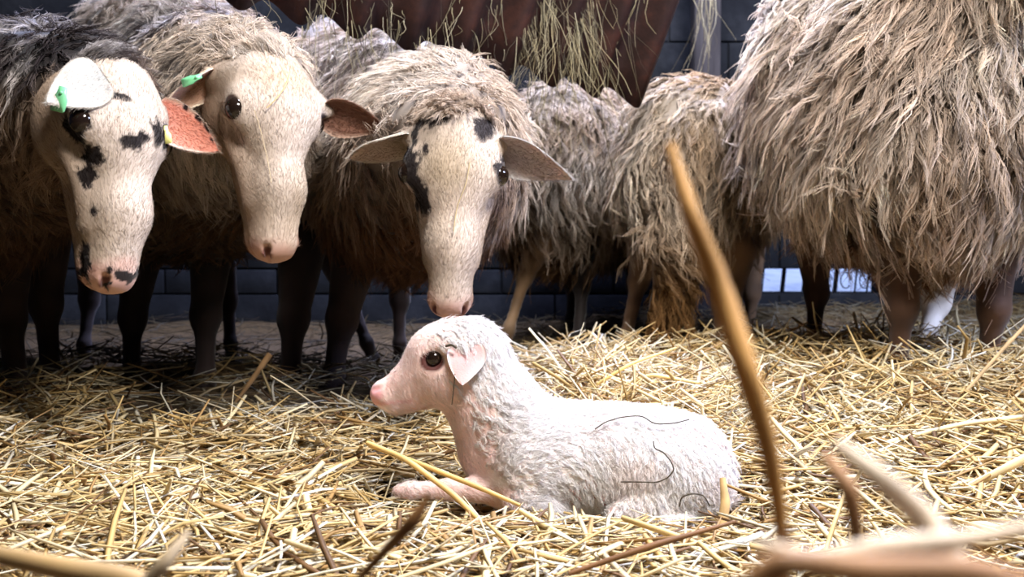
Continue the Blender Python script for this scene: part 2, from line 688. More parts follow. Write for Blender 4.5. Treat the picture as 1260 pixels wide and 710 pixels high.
M_IRON = material('dark_iron', color=(0.02, 0.02, 0.025), rough=0.6, metal=0.6)
hur = thing('yard_grille', 'dark wire grille with curls closing the low bright opening in the back wall', 'grille', ((ox0 + ox1) / 2, WALL_Y + 0.1, oz0))
V, F = [], []
for k in range(9):
    x = ox0 + (ox1 - ox0) * (k + 0.5) / 9 + 0.012 * math.sin(k * 2.1)
    tube('bar', [(x, WALL_Y + 0.1, oz0 - 0.01), (x + 0.01, WALL_Y + 0.1, oz1 + 0.01)], 0.0035 if k % 3 else 0.009, M_IRON, hur, colors=0.02)
for k in range(4):
    cx = ox0 + (ox1 - ox0) * (0.55 + 0.12 * k)
    tube('curl', [(cx + 0.02 * math.cos(a), WALL_Y + 0.09, (oz0 + oz1) / 2 + 0.03 * math.sin(a)) for a in np.linspace(0, 5.6, 14)], 0.0025, M_IRON, hur, colors=0.02)

# timber post by the rack
px_ = W(868, 40, 3.95)
pst = boxes('support_post', [((px_[0] - 0.045, 3.9, -0.03), (px_[0] + 0.045, 4.0, 2.6))], M_WOOD, bevel=0.006)
tag(pst, 'dark upright timber post against the blue-black back wall', 'post')

# ------------------------------------------------------------------ hay rack: rusty corrugated sheet
M_RUST = noise_mat('rusty_sheet', [(0.012, 0.006, 0.005), (0.024, 0.010, 0.008), (0.050, 0.018, 0.012)], 16, rough=0.75, bumpd=0.004, metal=0.2)
rack = thing('hay_rack', 'rusty brown corrugated metal hay rack hanging above the sheep', 'hay rack', W(560, 60, 2.25))
A0 = W(300, -4, 2.02)
A1 = W(797, 122, 2.5)
nu, nv = 260, 14
u = np.linspace(-0.45, 1, nu)
wave = 0.024 * np.cos(u * 2 * math.pi * 8.3 + 0.4)
edge = A0[None] + (A1 - A0)[None] * u[:, None]
dirx = nrm(A1 - A0)
nn = nrm(np.cross(dirx, np.array([0, 0, 1.0])))
nn = nn if nn[1] < 0 else -nn
upv = nrm(np.array([0.30, 0.0, 1.0]))
pts = []
for i in range(nu):
    for j in range(nv):
        hgt = 0.75 * (j / (nv - 1))
        low = -0.020 * (0.5 + 0.5 * math.cos(u[i] * 2 * math.pi * 8.3 + 0.4)) if j == 0 else 0
        pts.append(edge[i] + nn * wave[i] + upv * (hgt + low + (-0.42) * wave[i] * (j == 0)) + nn * 0.10 * hgt)
pts = np.array(pts)
SF = grid_faces(nu, nv)
sheet = mesh_obj('corrugated_sheet', pts, SF, M_RUST, rack)
md = sheet.modifiers.new('thickness', 'SOLIDIFY')
md.thickness = 0.006
for fr in (0.30, 0.62):
    a = A0 + (A1 - A0) * -0.4 + upv * fr - nn * 0.03
    b = A1 + upv * fr - nn * 0.03
    tube('rail', [a, (a + b) / 2, b], 0.014, M_IRON, rack, sides=10, colors=0.03)
for fr in (0.02, 0.95):
    a = A0 + (A1 - A0) * fr + upv * 0.3 - nn * 0.05
    tube('hanger', [a, a + np.array([0, 0, 2.6 - a[2]])], 0.010, M_IRON, rack, sides=8, colors=0.03)


def hay_strands(name, roots, lens, label, cols, rad=0.0007, front=0.02, parent=None):
    n = len(roots)
    t = np.linspace(0, 1, 9)[None, :, None]
    sw = rng.normal(size=(n, 1, 3)) * 0.20
    P = roots[:, None] + np.array([0, 0, -1.0]) * lens[:, None, None] * t + sw * lens[:, None, None] * t ** 1.5
    ph = rng.random((n, 1, 1)) * 6.28
    P = P + np.concatenate([np.sin(ph + t * rng.uniform(3, 10, (n, 1, 1))), np.cos(ph * 1.7 + t * 5), 0 * t + 0 * ph], -1) * 0.014 * t
    R = rad * rng.uniform(0.6, 1.7, (n, 1)) * (1 - 0.6 * t[..., 0])
    C = np.array(cols)[rng.integers(0, len(cols), n)][:, None] * rng.uniform(0.7, 1.15, (n, 1, 1)) + np.zeros_like(P)
    return strands(name, P, R, C, M_HAY, parent)


hc = [lin(190, 176, 138), lin(150, 140, 108), lin(112, 104, 84), lin(82, 74, 60), lin(205, 194, 160)]
R1, L1 = [], []
for (pxc, spread, cnt, top, ln, lv) in [(692, 13, 140, -40, 0.24, 0.06), (645, 16, 50, -40, 0.21, 0.06), (575, 30, 14, -40, 0.15, 0.06), (738, 22, 26, -40, 0.17, 0.06), (665, 30, 50, 10, 0.10, 0.05),
                                      (485, 45, 26, 35, 0.08, 0.04), (460, 60, 30, 25, 0.10, 0.06), (430, 40, 18, 5, 0.10, 0.05), (600, 50, 22, 70, 0.07, 0.04),
                                      (375, 30, 12, -10, 0.10, 0.05), (500, 120, 14, -30, 0.12, 0.06), (770, 20, 6, -30, 0.14, 0.04), (660, 25, 14, 95, 0.05, 0.03)]:
    for k in range(cnt):
        px = pxc + rng.normal() * spread
        uu = (px - 300) / 497
        if uu > 0.98:
            continue
        Yd = 2.02 + 0.48 * uu
        py = top + rng.normal() * 12
        p = W(px, py, Yd) + nn * (0.026 + 0.02 * rng.random())
        R1.append(p)
        L1.append(abs(ln + lv * rng.normal()) + 0.02)
hay = hay_strands('hanging_hay', np.array(R1), np.array(L1), '', hc)
tag(hay, 'dry hay wisps hanging down over the rusty rack', 'hay', kind='stuff')
# hay hanging from the post side
R1 = [W(868 + rng.normal() * 8, -20 + rng.normal() * 20, 3.6) for k in range(22)]
hay2 = hay_strands('hanging_hay', np.array(R1), rng.uniform(0.12, 0.36, 22), '', hc, rad=0.0011)
tag(hay2, 'thin grey hay wisps dangling in front of the dark timber post', 'hay', kind='stuff')


# ------------------------------------------------------------------ sheep
def head_prims(o, R, s):
    """o poll-centre; R columns right/forward(nose)/up(dorsal); s scale (1 = 0.29 m poll to nose)"""
    def T(x, y, z):
        return to_world(o, R, (x * s, y * s, z * s))
    E = lambda c, r, k, sub=False: ell(T(*c), np.array(r) * s, k=k * s, R=R, sub=sub)
    C = lambda a, b, ra, rb, k, sub=False: cone(T(*a), T(*b), ra * s, rb * s, k=k * s, sub=sub)
    pr = [
        E((0, 0.012, -0.002), (0.056, 0.062, 0.056), 0.02),
        E((0, 0.060, 0.012), (0.056, 0.056, 0.042), 0.03),
        C((0, 0.075, 0.010), (0, 0.165, 0.006), 0.042, 0.030, 0.03),
        C((0, 0.165, 0.004), (0, 0.232, -0.012), 0.032, 0.0265, 0.025),
        E((0, 0.238, -0.020), (0.026, 0.020, 0.025), 0.015),
        C((0, 0.02, -0.066), (0, 0.205, -0.042), 0.032, 0.0225, 0.035),
        E((0, 0.226, -0.044), (0.020, 0.020, 0.015), 0.012),
        E((0.036, 0.035, -0.045), (0.028, 0.060, 0.050), 0.025),
        E((-0.036, 0.035, -0.045), (0.028, 0.060, 0.050), 0.025),
        E((0.048, 0.056, 0.014), (0.024, 0.032, 0.023), 0.016),
        E((-0.048, 0.056, 0.014), (0.024, 0.032, 0.023), 0.016),
        C((0.040, 0.090, -0.018), (0.022, 0.175, -0.018), 0.016, 0.013, 0.02),
        C((-0.040, 0.090, -0.018), (-0.022, 0.175, -0.018), 0.016, 0.013, 0.02),
        E((0.014, 0.236, -0.010), (0.010, 0.018, 0.011), 0.010),
        E((-0.014, 0.236, -0.010), (0.010, 0.018, 0.011), 0.010),
    ]
    for q in (1, -1):
        pr.append(E((q * 0.078, 0.064, 0.019), (0.013, 0.0155, 0.0105), 0.006, True))       # eye socket
        pr.append(E((q * 0.058, 0.090, -0.006), (0.010, 0.018, 0.006), 0.018, True))        # tear groove
        pr.append(C((q * 0.007, 0.260, -0.024), (q * 0.021, 0.246, -0.004), 0.003, 0.0055, 0.004, True))   # nostril
        pr.append(C((q * 0.010, 0.262, -0.038), (q * 0.034, 0.200, -0.036), 0.0035, 0.003, 0.004, True))    # mouth line
    pr.append(C((0, 0.268, -0.026), (0, 0.262, -0.046), 0.002, 0.003, 0.006, True))
    return pr, T


def leg_prims(top, knee, fet, foot, rt=0.045, rk=0.026, rf=0.019, hind=False):
    k = 0.02
    pr = [cone(top, knee, rt, rk, k), cone(knee, knee, rk * 1.12, rk * 1.12, 0.01), cone(knee, fet, rk * 0.80, rf * 0.84, k), cone(fet, fet, rf * 1.12, rf * 1.12, 0.01),
          cone(fet, foot, rf * 0.85, rf * 1.0, 0.01)]
    f = np.array(foot, float)
    pr.append(cone(f, f + np.array([0, -0.012, -0.02]), rf * 1.05, rf * 1.25, 0.008))
    return pr


def simple_leg(top, foot, bend=0.02, bdir=(0, -1, 0), **kw):
    top, foot = np.array(top, float), np.array(foot, float)
    b = np.array(bdir, float) * bend
    knee = top + (foot - top) * 0.48 + b
    fet = top + (foot - top) * 0.86 - b * 0.2
    return leg_prims(top, knee, fet, foot, **kw)


SHEEP_GROUP = 'grown sheep gathered round the lamb'


def make_sheep(label, base, masses, legs, head=None, wool=None, facecol=None, woolcol=None, legcol=None, ears=None, voxel=0.009, woolbase=0.35, sealpha=None):
    root = thing('sheep', label, 'sheep', base, SHEEP_GROUP)
    prims = masses + [p for L in legs for p in L]
    V, Q = surface(prims, voxel, smooth=2)
    wg = wool_weight(prims, V)
    V = V + vnormals(V, Q) * (noise1(V, 22) * 0.006 * wg)[:, None]
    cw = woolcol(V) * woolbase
    cl = legcol(V)
    C = mix(cl, cw, wg)
    Vh = np.zeros((0, 3))
    Qh = np.zeros((0, 4), int)
    parts = None
    if head:
        hp, T = head_prims(head['o'], head['R'], head['s'])
        
        for e in ears or []:      # gristly roots of the ears
            if e.get('thick') > 0.0075:
                continue
            side = 1 if (np.array(e['root']) - head['o']) @ head['R'][:, 0] > 0 else -1
            ax = nrm(np.array(e['tip']) - np.array(e['root']))
            hp.append(cone(T(side * 0.036, 0.008, 0.006), np.array(e['root']) + ax * 0.004, 0.024 * head['s'], 0.011 * head['s'], k=0.02 * head['s']))
        Vh, Qh = surface(hp, head.get('voxel', 0.0035), smooth=3)
        loc = ((Vh - head['o']) @ head['R']) / head['s']
        Ch = facecol(loc, Vh)
        head['V'] = Vh
        Call = np.concatenate([C, Ch])
        Vall = np.concatenate([V, Vh])
        Qall = np.concatenate([Q, Qh + len(V)])
    else:
        Call, Vall, Qall = C, V, Q
    mesh_obj('body', Vall, Qall, M_HIDE, root, Call)
    if wool:
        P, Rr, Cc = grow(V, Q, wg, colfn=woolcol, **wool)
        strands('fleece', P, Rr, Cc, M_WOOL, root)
    if head:
        s = head['s']
        for q in (1, -1):
            c = T(q * 0.0615, 0.063, 0.0165)
            Ve, Fe = sphere_mesh(c, 0.0158 * s)
            mesh_obj('eye', Ve, Fe, M_EYE, root)
        # short coat of the face
        loc = ((Vh - head['o']) @ head['R']) / head['s']
        wf = 1 - sstep(0.235, 0.252, loc[:, 1])
        for q in (1, -1):
            dd = np.linalg.norm((loc - np.array([q * 0.072, 0.063, 0.018])), axis=1)
            wf = wf * sstep(0.014, 0.020, dd)
        nf = head.get('fur', 36000)
        if nf:
            fdir = head['R'][:, 1]
            P, Rr, Cc = grow(Vh, Qh, wf, nf, 1, 0.0070, lambda p: facecol(((p - head['o']) @ head['R']) / head['s'], p), lift=0.16, droop=0.1, lock_r=0.001,
                             clump=0.0, rad=0.00020, nseg=3, wave=0, swirl=0.22, flow=-fdir, root_dark=0.95, lockvar=0.05, back=0.1, jitter=0.1, sink=0.0005)
            strands('face_hair', P, Rr, Cc, M_WOOL, root)
            wk = sstep(-0.018, -0.036, loc[:, 1] + 0.010 * noise1(Vh, 60))
            P, Rr, Cc = grow(Vh, Qh, wk, 1100, 8, 0.026, woolcol, lift=0.4, droop=0.4, lock_r=0.007, clump=0.7, rad=0.0006, nseg=5, wave=0.003, waves=1.2, swirl=0.8,
                             flowfn=lambda p: nrm(p - head['o']) - 1.2 * head['R'][:, 1], root_dark=0.45, sink=0.002, back=0.6)
            strands('poll_wool', P, Rr, Cc, M_WOOL, root)
        for e in ears or []:
            leaf_ear('ear', parent=root, mat=M_EAR, hair=5000, **e)
    return root, prims, V, Q, wg


def patches(col, o, scale, V, spots, dark=None, seed=0.0):
    """irregular dark coat patches on the front of a head; spots are (x, z, rx, rz) measured across and up from its poll, in units of 1/scale metre"""
    dark = lin(28, 20, 18) if dark is None else dark
    n = 0.30 * noise1(V + seed, 95) + 0.16 * noise1(V, 260)
    X, Z = (V[:, 0] - o[0]) * scale, -(V[:, 2] - o[2]) * scale
    for (x, z, rx, rz) in spots:
        d = np.sqrt(((X - x) / rx) ** 2 + ((Z - z) / rz) ** 2)
        m = (1 - sstep(0.85, 1.08, d + n)) * (V[:, 1] < o[1] + 0.015)
        col = mix(col, dark, m)
    return col


def face_base(loc, V, white, cheek, pink):
    c = np.zeros(V.shape) + white
    n = noise1(V, 40) * 0.5 + 0.5
    c = c * (0.93 + 0.10 * n)[:, None]
    c = mix(c, cheek, sstep(0.03, -0.05, loc[:, 2]) * 0.75)  # brown shading of cheeks and underside painted into the coat colour
    pm = 0.6 * sstep(0.216, 0.250, loc[:, 1] + 0.006 * noise1(V, 60) - 0.15 * (loc[:, 2] + 0.02))
    c = mix(c, pink, pm)
    # dark lining of eyes, nostrils, lips
    for q in (1, -1):
        d = np.linalg.norm((loc - np.array([q * 0.072, 0.063, 0.018])) / np.array([1, 1.15, 0.9]), axis=1)
        c = mix(c, lin(60, 38, 32), 1 - sstep(0.0145, 0.019, d))
        d = np.linalg.norm(loc - np.array([q * 0.016, 0.251, -0.011]), axis=1)
        c = mix(c, lin(96, 50, 46), (1 - sstep(0.006, 0.011, d)) * 0.9)
    return c


WHITE = lin(200, 184, 169)
PINK = lin(184, 132, 120)


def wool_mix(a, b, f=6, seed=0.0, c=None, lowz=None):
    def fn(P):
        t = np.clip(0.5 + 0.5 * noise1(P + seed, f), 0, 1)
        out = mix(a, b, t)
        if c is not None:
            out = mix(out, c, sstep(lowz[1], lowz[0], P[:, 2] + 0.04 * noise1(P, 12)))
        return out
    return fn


def legc(col, top=None, z=None):
    def fn(P):
        c = np.zeros(P.shape) + col
        c = c * (1 + 0.25 * noise1(P, 30))[:, None]
        return np.clip(c, 0.002, 1)
    return fn


def wl(px, py, Y, r, k=0.06, **kw):
    return ell(W(px, py, Y), r, k=k, wool=True, **kw)


def body_masses(a, b, rx, rz, ry=0.24, k=0.08):
    """barrel between chest centre a and rump centre b"""
    a, b = np.array(a, float), np.array(b, float)
    R = lookR(b - a, (0, 0, 1))
    m = (a + b) / 2
    L = np.linalg.norm(b - a)
    return [ell(a, (rx * 0.94, ry, rz * 0.96), k=k, R=R, wool=True),
            ell(m + np.array([0, 0, -0.015]), (rx * 1.06, L * 0.5 + 0.12, rz * 1.03), k=k, R=R, wool=True),
            ell(b, (rx, ry, rz * 0.97), k=k, R=R, wool=True)]


def ear_tag(name, c, n, up, w, h, mat, parent):
    """small plastic tag with a stud"""
    n = nrm(np.array(n, float))
    up = np.array(up, float)
    up = nrm(up - n * (up @ n))
    r = np.cross(up, n)
    prof = [(-0.25, 0.5), (0.25, 0.5), (0.32, 0.2), (0.5, 0.0), (0.5, -0.42), (0.4, -0.5), (-0.4, -0.5), (-0.5, -0.42), (-0.5, 0.0), (-0.32, 0.2)]
    V = [c + r * a * w + up * b * h + n * z for z in (0.001, -0.001) for (a, b) in prof]
    k = len(prof)
    # fan faces
    V.append(c + n * 0.001)
    V.append(c - n * 0.001)
    F3 = [[2 * k, (i + 1) % k, i] for i in range(k)] + [[2 * k + 1, k + i, k + (i + 1) % k] for i in range(k)]
    F4 = [[i, (i + 1) % k, k + (i + 1) % k, k + i] for i in range(k)]
    o = mesh_obj(name, np.array(V), [np.array(F3), np.array(F4)], mat, parent, smooth=False)
    Vs, Fs = sphere_mesh(c + up * h * 0.25 + n * 0.001, 0.0028, nu=12, nv=8)
    st = mesh_obj('stud', Vs, Fs, mat, None)
    st.parent = o
    return o


# ---------- sheep in the middle (bending to the lamb)
print('sheep mid')
o3 = W(560, 168, 1.70)
n3 = W(553, 377, 1.62)
R3 = lookR(n3 - o3, (0.03, -1.0, 0.35))
s3 = np.linalg.norm(n3 - o3) / 0.248
neck = [cone(W(556, 170, 1.80), W(535, 175, 2.05), 0.092, 0.155, 0.05, wool=True),
        cone(W(535, 195, 2.05), W(505, 215, 2.35), 0.155, 0.21, 0.06, wool=True)]
ch, rp = W(485, 180, 2.50), W(420, 145, 3.1)


def face3(loc, V):
    c = face_base(loc, V, WHITE, lin(150, 124, 102), PINK)
    tan = lin(168, 148, 118)
    c = mix(c, tan, 0.6 * (1 - sstep(0.2, 1.35, np.sqrt(((loc[:, 0] - 0.005) / 0.045) ** 2 + ((loc[:, 1] - 0.065) / 0.045) ** 2))) * (loc[:, 2] > 0))
    sc = FPX / 1.66
    return patches(c, o3, sc, V, [(-51, 38, 13, 24), (-38, 76, 11, 24), (-42, -14, 9, 10), (-22, -17, 14, 10), (-48, 2, 6, 18), (40, -9, 15, 15), (-33, 22, 5, 6), (58, 50, 8, 20), (-60, 100, 5, 5)], dark=lin(45, 38, 38))


T3 = lambda x, y, z: to_world(o3, R3, (x * s3, y * s3, z * s3))
hd3 = dict(o=o3, R=R3, s=s3, voxel=0.0028)
legs3 = [simple_leg(W(372, 300, 2.5), W(354, 492, 2.42), rt=0.055, rk=0.032, rf=0.026), simple_leg(W(440, 300, 2.42), W(404, 492, 2.38), rt=0.055, rk=0.032, rf=0.026),
         simple_leg(W(400, 300, 3.1), W(460, 442, 3.08), bdir=(0, 1, 0)), simple_leg(W(490, 300, 3.1), W(492, 442, 3.1), bdir=(0, 1, 0))]
make_sheep('white-faced sheep with dark eye patch bending its nose down to the lamb', (ch[0], ch[1], 0.0),
           neck + body_masses(ch, rp, 0.210, 0.265), legs3,
           head=hd3,
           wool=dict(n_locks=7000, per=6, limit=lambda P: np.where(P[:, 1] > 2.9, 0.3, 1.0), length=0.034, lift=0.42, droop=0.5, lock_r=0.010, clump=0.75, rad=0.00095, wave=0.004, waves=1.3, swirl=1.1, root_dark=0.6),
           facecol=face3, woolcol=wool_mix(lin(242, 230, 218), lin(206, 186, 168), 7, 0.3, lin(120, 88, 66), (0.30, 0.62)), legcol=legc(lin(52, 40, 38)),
           ears=[dict(root=W(506, 168, 1.70), tip=W(430, 190, 1.70), face=(-0.1, -0.55, -0.8), width=0.058, thick=0.007, colin=lin(186, 168, 152), colout=lin(205, 195, 182), cup=0.3, droop=0.05),
                 dict(root=W(612, 176, 1.70), tip=W(704, 217, 1.70), face=(0.1, -0.65, -0.7), width=0.062, thick=0.007, colin=lin(180, 165, 155), colout=lin(200, 195, 192), cup=0.3, droop=0.03)])

# ---------- sheep second from left
print('sheep 2')
o2 = W(326, 98, 1.78)
n2 = W(347, 300, 1.70)
R2 = lookR(n2 - o2, (0.70, -0.68, 0.2))
s2 = np.linalg.norm(n2 - o2) / 0.240


def face2(loc, V):
    c = face_base(loc, V, WHITE, lin(168, 136, 108), PINK)
    return mix(c, lin(185, 150, 110), 0.5 * (1 - sstep(0.1, 1.4, np.sqrt(((loc[:, 0] - 0.0) / 0.05) ** 2 + ((loc[:, 1] - 0.02) / 0.04) ** 2))) * (loc[:, 2] > 0))


ch, rp = W(240, 150, 2.45), W(165, 115, 3.1)
neck = [cone(W(305, 105, 1.87), W(270, 125, 2.1), 0.095, 0.155, 0.05, wool=True), cone(W(270, 140, 2.1), W(235, 190, 2.35), 0.155, 0.21, 0.06, wool=True)]
hd2 = dict(o=o2, R=R2, s=s2, voxel=0.0028)
legs2 = [simple_leg(W(262, 290, 2.42), W(250, 494, 2.36), rt=0.05, rk=0.030, rf=0.024), simple_leg(W(175, 300, 2.5), W(158, 488, 2.45), rt=0.05, rk=0.028, rf=0.022),
         simple_leg(W(270, 300, 3.1), W(286, 442, 3.1), bdir=(0, 1, 0)), simple_leg(W(110, 300, 3.1), W(103, 444, 3.05), bdir=(0, 1, 0))]
ewe2, *_ = make_sheep('plain white-faced sheep with drooping pinkish ears, second from the left', (ch[0], ch[1], 0.0),
           neck + body_masses(ch, rp, 0.21, 0.285), legs2,
           head=hd2,
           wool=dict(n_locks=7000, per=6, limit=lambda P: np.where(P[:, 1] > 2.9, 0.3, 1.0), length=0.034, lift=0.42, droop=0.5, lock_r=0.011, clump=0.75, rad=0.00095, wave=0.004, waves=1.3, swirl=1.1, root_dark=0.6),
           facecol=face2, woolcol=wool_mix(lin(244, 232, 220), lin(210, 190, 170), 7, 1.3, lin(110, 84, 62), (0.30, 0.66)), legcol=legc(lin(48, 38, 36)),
           ears=[dict(root=W(262, 92, 1.76), tip=W(202, 128, 1.72), face=(-0.2, -0.6, -0.75), width=0.058, thick=0.007, colin=lin(190, 150, 125), colout=lin(225, 205, 180), cup=0.3, droop=0.05),
                 dict(root=W(398, 135, 1.82), tip=W(474, 156, 1.84), face=(0.1, -0.8, -0.5), width=0.058, thick=0.007, colin=lin(120, 84, 68), colout=lin(170, 140, 122), cup=0.3, droop=0.03)])

ear_tag('ear_tag', W(236, 98, 1.70), (-0.2, -1, 0.3), (1.0, 0, 0.35), 0.014, 0.032, M_TAG_G, ewe2)['label'] = 'pale green plastic ear tag'

# ---------- sheep at far left
print('sheep 1')
o1 = W(136, 112, 1.68)
n1 = W(150, 342, 1.60)
R1_ = lookR(n1 - o1, (0.88, -0.48, 0.12))
s1 = np.linalg.norm(n1 - o1) / 0.245


def face1(loc, V):
    c = face_base(loc, V, WHITE, lin(172, 146, 120), lin(196, 140, 126))
    sc = FPX / 1.62
    return patches(c, W(126, 112, 1.62) + np.array([0, 0.06, 0]), sc, V, [(-20, 45, 20, 19), (-7, 82, 14, 14), (-14, 103, 12, 14), (40, 62, 16, 11), (-2, 148, 6, 6), (-18, 208, 10, 22), (32, 226, 12, 8), (16, 217, 5, 7), (16, 233, 5, 4), (8, 238, 4, 4), (22, 8, 16, 5), (64, 52, 8, 20)], seed=0.7)


ch, rp = W(-75, 190, 2.25), W(-190, 160, 2.9)
neck = [cone(W(95, 120, 1.79), W(40, 140, 1.95), 0.095, 0.15, 0.05, wool=True), cone(W(40, 150, 1.95), W(-50, 195, 2.18), 0.15, 0.21, 0.06, wool=True)]
legs1 = [simple_leg(W(10, 280, 2.25), W(22, 505, 2.25), rt=0.055, rk=0.032, rf=0.026), simple_leg(W(60, 260, 2.38), W(62, 492, 2.40), rt=0.055, rk=0.032, rf=0.024),
         simple_leg(W(-180, 300, 2.9), W(-170, 450, 2.9), bdir=(0, 1, 0)), simple_leg(W(-270, 300, 2.9), W(-260, 450, 2.9), bdir=(0, 1, 0))]


def wool1(P):
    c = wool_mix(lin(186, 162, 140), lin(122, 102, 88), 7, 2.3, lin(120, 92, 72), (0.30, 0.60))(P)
    g = mix(lin(64, 56, 56), lin(190, 182, 178), np.clip(noise1(P, 24) * 1.2 - 0.3, 0, 1))
    return mix(c, g, sstep(0.56, 0.64, P[:, 2] + 0.03 * noise1(P, 9)))


ewe1, *_ = make_sheep('sheep with black-spotted face and tagged ears at the left edge', (ch[0], ch[1], 0.0),
                      neck + body_masses(ch, rp, 0.20, 0.26), legs1,
                      head=dict(o=o1, R=R1_, s=s1, voxel=0.003),
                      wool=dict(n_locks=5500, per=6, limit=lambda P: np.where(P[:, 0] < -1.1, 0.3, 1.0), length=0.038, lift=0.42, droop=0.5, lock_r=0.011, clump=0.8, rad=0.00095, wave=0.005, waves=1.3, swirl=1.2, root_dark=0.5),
                      facecol=face1, woolcol=wool1, legcol=legc(lin(58, 44, 38)),
                      ears=[dict(root=W(128, 94, 1.605), tip=W(58, 124, 1.55), face=(0.1, -1.0, 0.1), width=0.062, thick=0.008, colin=lin(196, 192, 184), colout=lin(205, 196, 184), cup=0.06, droop=0.02),
                            dict(root=W(188, 140, 1.70), tip=W(268, 184, 1.72), face=(0.0, -0.85, 0.3), width=0.062, thick=0.007, colin=lin(215, 140, 120), colout=lin(220, 200, 185), cup=0.3, droop=0.02,
                                 edge_spots=[(0.55, -0.95, 0.12), (0.72, -0.9, 0.10), (0.86, -0.6, 0.10), (0.35, -0.95, 0.08)])])


ear_tag('ear_tag', W(74, 122, 1.556), (-0.2, -1, 0.1), (0.25, 0, 1), 0.022, 0.035, M_TAG_G, ewe1)['label'] = 'pale green plastic ear tag'
ear_tag('ear_tag', W(203, 166, 1.675), (0.1, -1, 0.1), (-0.1, 0, 1), 0.018, 0.026, M_TAG_Y, ewe1)['label'] = 'pale yellow plastic ear tag'

# ---------- sheep in the middle distance (rump left)
print('sheep B')
ch, rp = W(752, 205, 3.85), W(682, 218, 3.15)
oB, nB = W(800, 240, 4.02), W(835, 330, 4.02)
RB = lookR(nB - oB, (0.2, 0.1, 1))
legsB = [leg_prims(W(668, 290, 3.0), W(646, 340, 3.06), W(626, 405, 3.0), W(620, 432, 3.0), rt=0.05, rk=0.022, rf=0.018),
         leg_prims(W(712, 300, 3.1), W(716, 350, 3.16), W(712, 415, 3.1), W(712, 440, 3.1), rt=0.055, rk=0.024, rf=0.020),
         simple_leg(W(710, 300, 3.85), W(700, 408, 3.85)), simple_leg(W(780, 300, 3.85), W(780, 408, 3.85))]


def legcB(P):
    c = np.where(P[:, 0:1] < 0.13, lin(112, 88, 62), lin(36, 30, 28))
    return c * (1 + 0.2 * noise1(P, 30))[:, None]


make_sheep('dirty cream sheep turned away behind the middle sheep, below the rack end', (rp[0], rp[1], 0.0),
           body_masses(ch, rp, 0.20, 0.255) + [cone(ch, oB, 0.15, 0.09, 0.05, wool=True)], legsB, head=dict(o=oB, R=RB, s=0.85, voxel=0.006, fur=0),
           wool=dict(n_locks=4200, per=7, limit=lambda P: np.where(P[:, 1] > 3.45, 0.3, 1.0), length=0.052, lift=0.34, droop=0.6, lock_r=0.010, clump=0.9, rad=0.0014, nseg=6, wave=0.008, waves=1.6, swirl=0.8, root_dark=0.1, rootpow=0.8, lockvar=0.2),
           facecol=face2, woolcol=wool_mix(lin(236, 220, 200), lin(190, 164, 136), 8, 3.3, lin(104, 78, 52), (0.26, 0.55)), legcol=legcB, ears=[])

# ---------- sheep seen from behind with woolly tail
print('sheep 4')
rp, ch = W(850, 212, 2.88), W(885, 205, 3.55)
o4, n4 = W(905, 250, 3.85), W(930, 330, 3.95)
R4 = lookR(n4 - o4, (0.0, 0.8, 0.6))
legs4 = [leg_prims(W(800, 300, 2.85), W(786, 345, 2.92), W(769, 420, 2.85), W(767, 455, 2.85), rt=0.055, rk=0.026, rf=0.020),
         leg_prims(W(898, 310, 2.78), W(894, 370, 2.84), W(884, 440, 2.76), W(884, 470, 2.76), rt=0.065, rk=0.034, rf=0.026),
         simple_leg(W(850, 300, 3.55), W(846, 425, 3.55)), simple_leg(W(925, 300, 3.55), W(922, 425, 3.55))]
tail4 = [cone(W(828, 205, 2.66), W(826, 300, 2.64), 0.035, 0.040, 0.03, wool=True), cone(W(826, 300, 2.64), W(824, 385, 2.68), 0.040, 0.046, 0.03, wool=True)]
make_sheep('brownish sheep standing with its rump and long woolly tail towards the viewer', (rp[0], rp[1], 0.0),
           body_masses(ch, rp, 0.185, 0.245) + tail4 + [cone(ch, o4, 0.15, 0.09, 0.05, wool=True)], legs4, head=dict(o=o4, R=R4, s=0.9, voxel=0.006, fur=0),
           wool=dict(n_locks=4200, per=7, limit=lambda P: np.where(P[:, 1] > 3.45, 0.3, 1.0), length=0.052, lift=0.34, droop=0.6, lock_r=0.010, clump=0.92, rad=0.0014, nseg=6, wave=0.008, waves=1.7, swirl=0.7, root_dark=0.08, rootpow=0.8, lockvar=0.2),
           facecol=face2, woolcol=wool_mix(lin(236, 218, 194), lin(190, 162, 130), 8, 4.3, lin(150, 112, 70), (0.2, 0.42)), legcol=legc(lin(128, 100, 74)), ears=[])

# ---------- big shaggy sheep on the right
print('sheep 5')
ch, rp = W(1150, 125, 2.25), W(1085, 130, 2.72)
o5, n5 = W(1262, -150, 2.0), W(1300, -20, 1.85)
R5 = lookR(n5 - o5, (0.1, -0.5, 1))
legs5 = [simple_leg(W(1108, 285, 2.25), W(1104, 478, 2.22), rt=0.055, rk=0.029, rf=0.023), simple_leg(W(1222, 290, 2.28), W(1214, 478, 2.25), rt=0.055, rk=0.029, rf=0.023),
         leg_prims(W(1165, 280, 2.55), W(1152, 372, 2.58), W(1134, 440, 2.5), W(1132, 472, 2.5), rt=0.07, rk=0.030, rf=0.024),
         leg_prims(W(1000, 290, 2.75), W(1005, 360, 2.80), W(1000, 425, 2.75), W(1000, 450, 2.75), rt=0.05, rk=0.028, rf=0.023)]


def legc5(P):
    white = (P[:, 1] > 2.4) & (P[:, 0] > 0.8)
    c = np.where(white[:, None], lin(238, 228, 214), lin(72, 50, 36))
    return c * (1 + 0.2 * noise1(P, 30))[:, None]


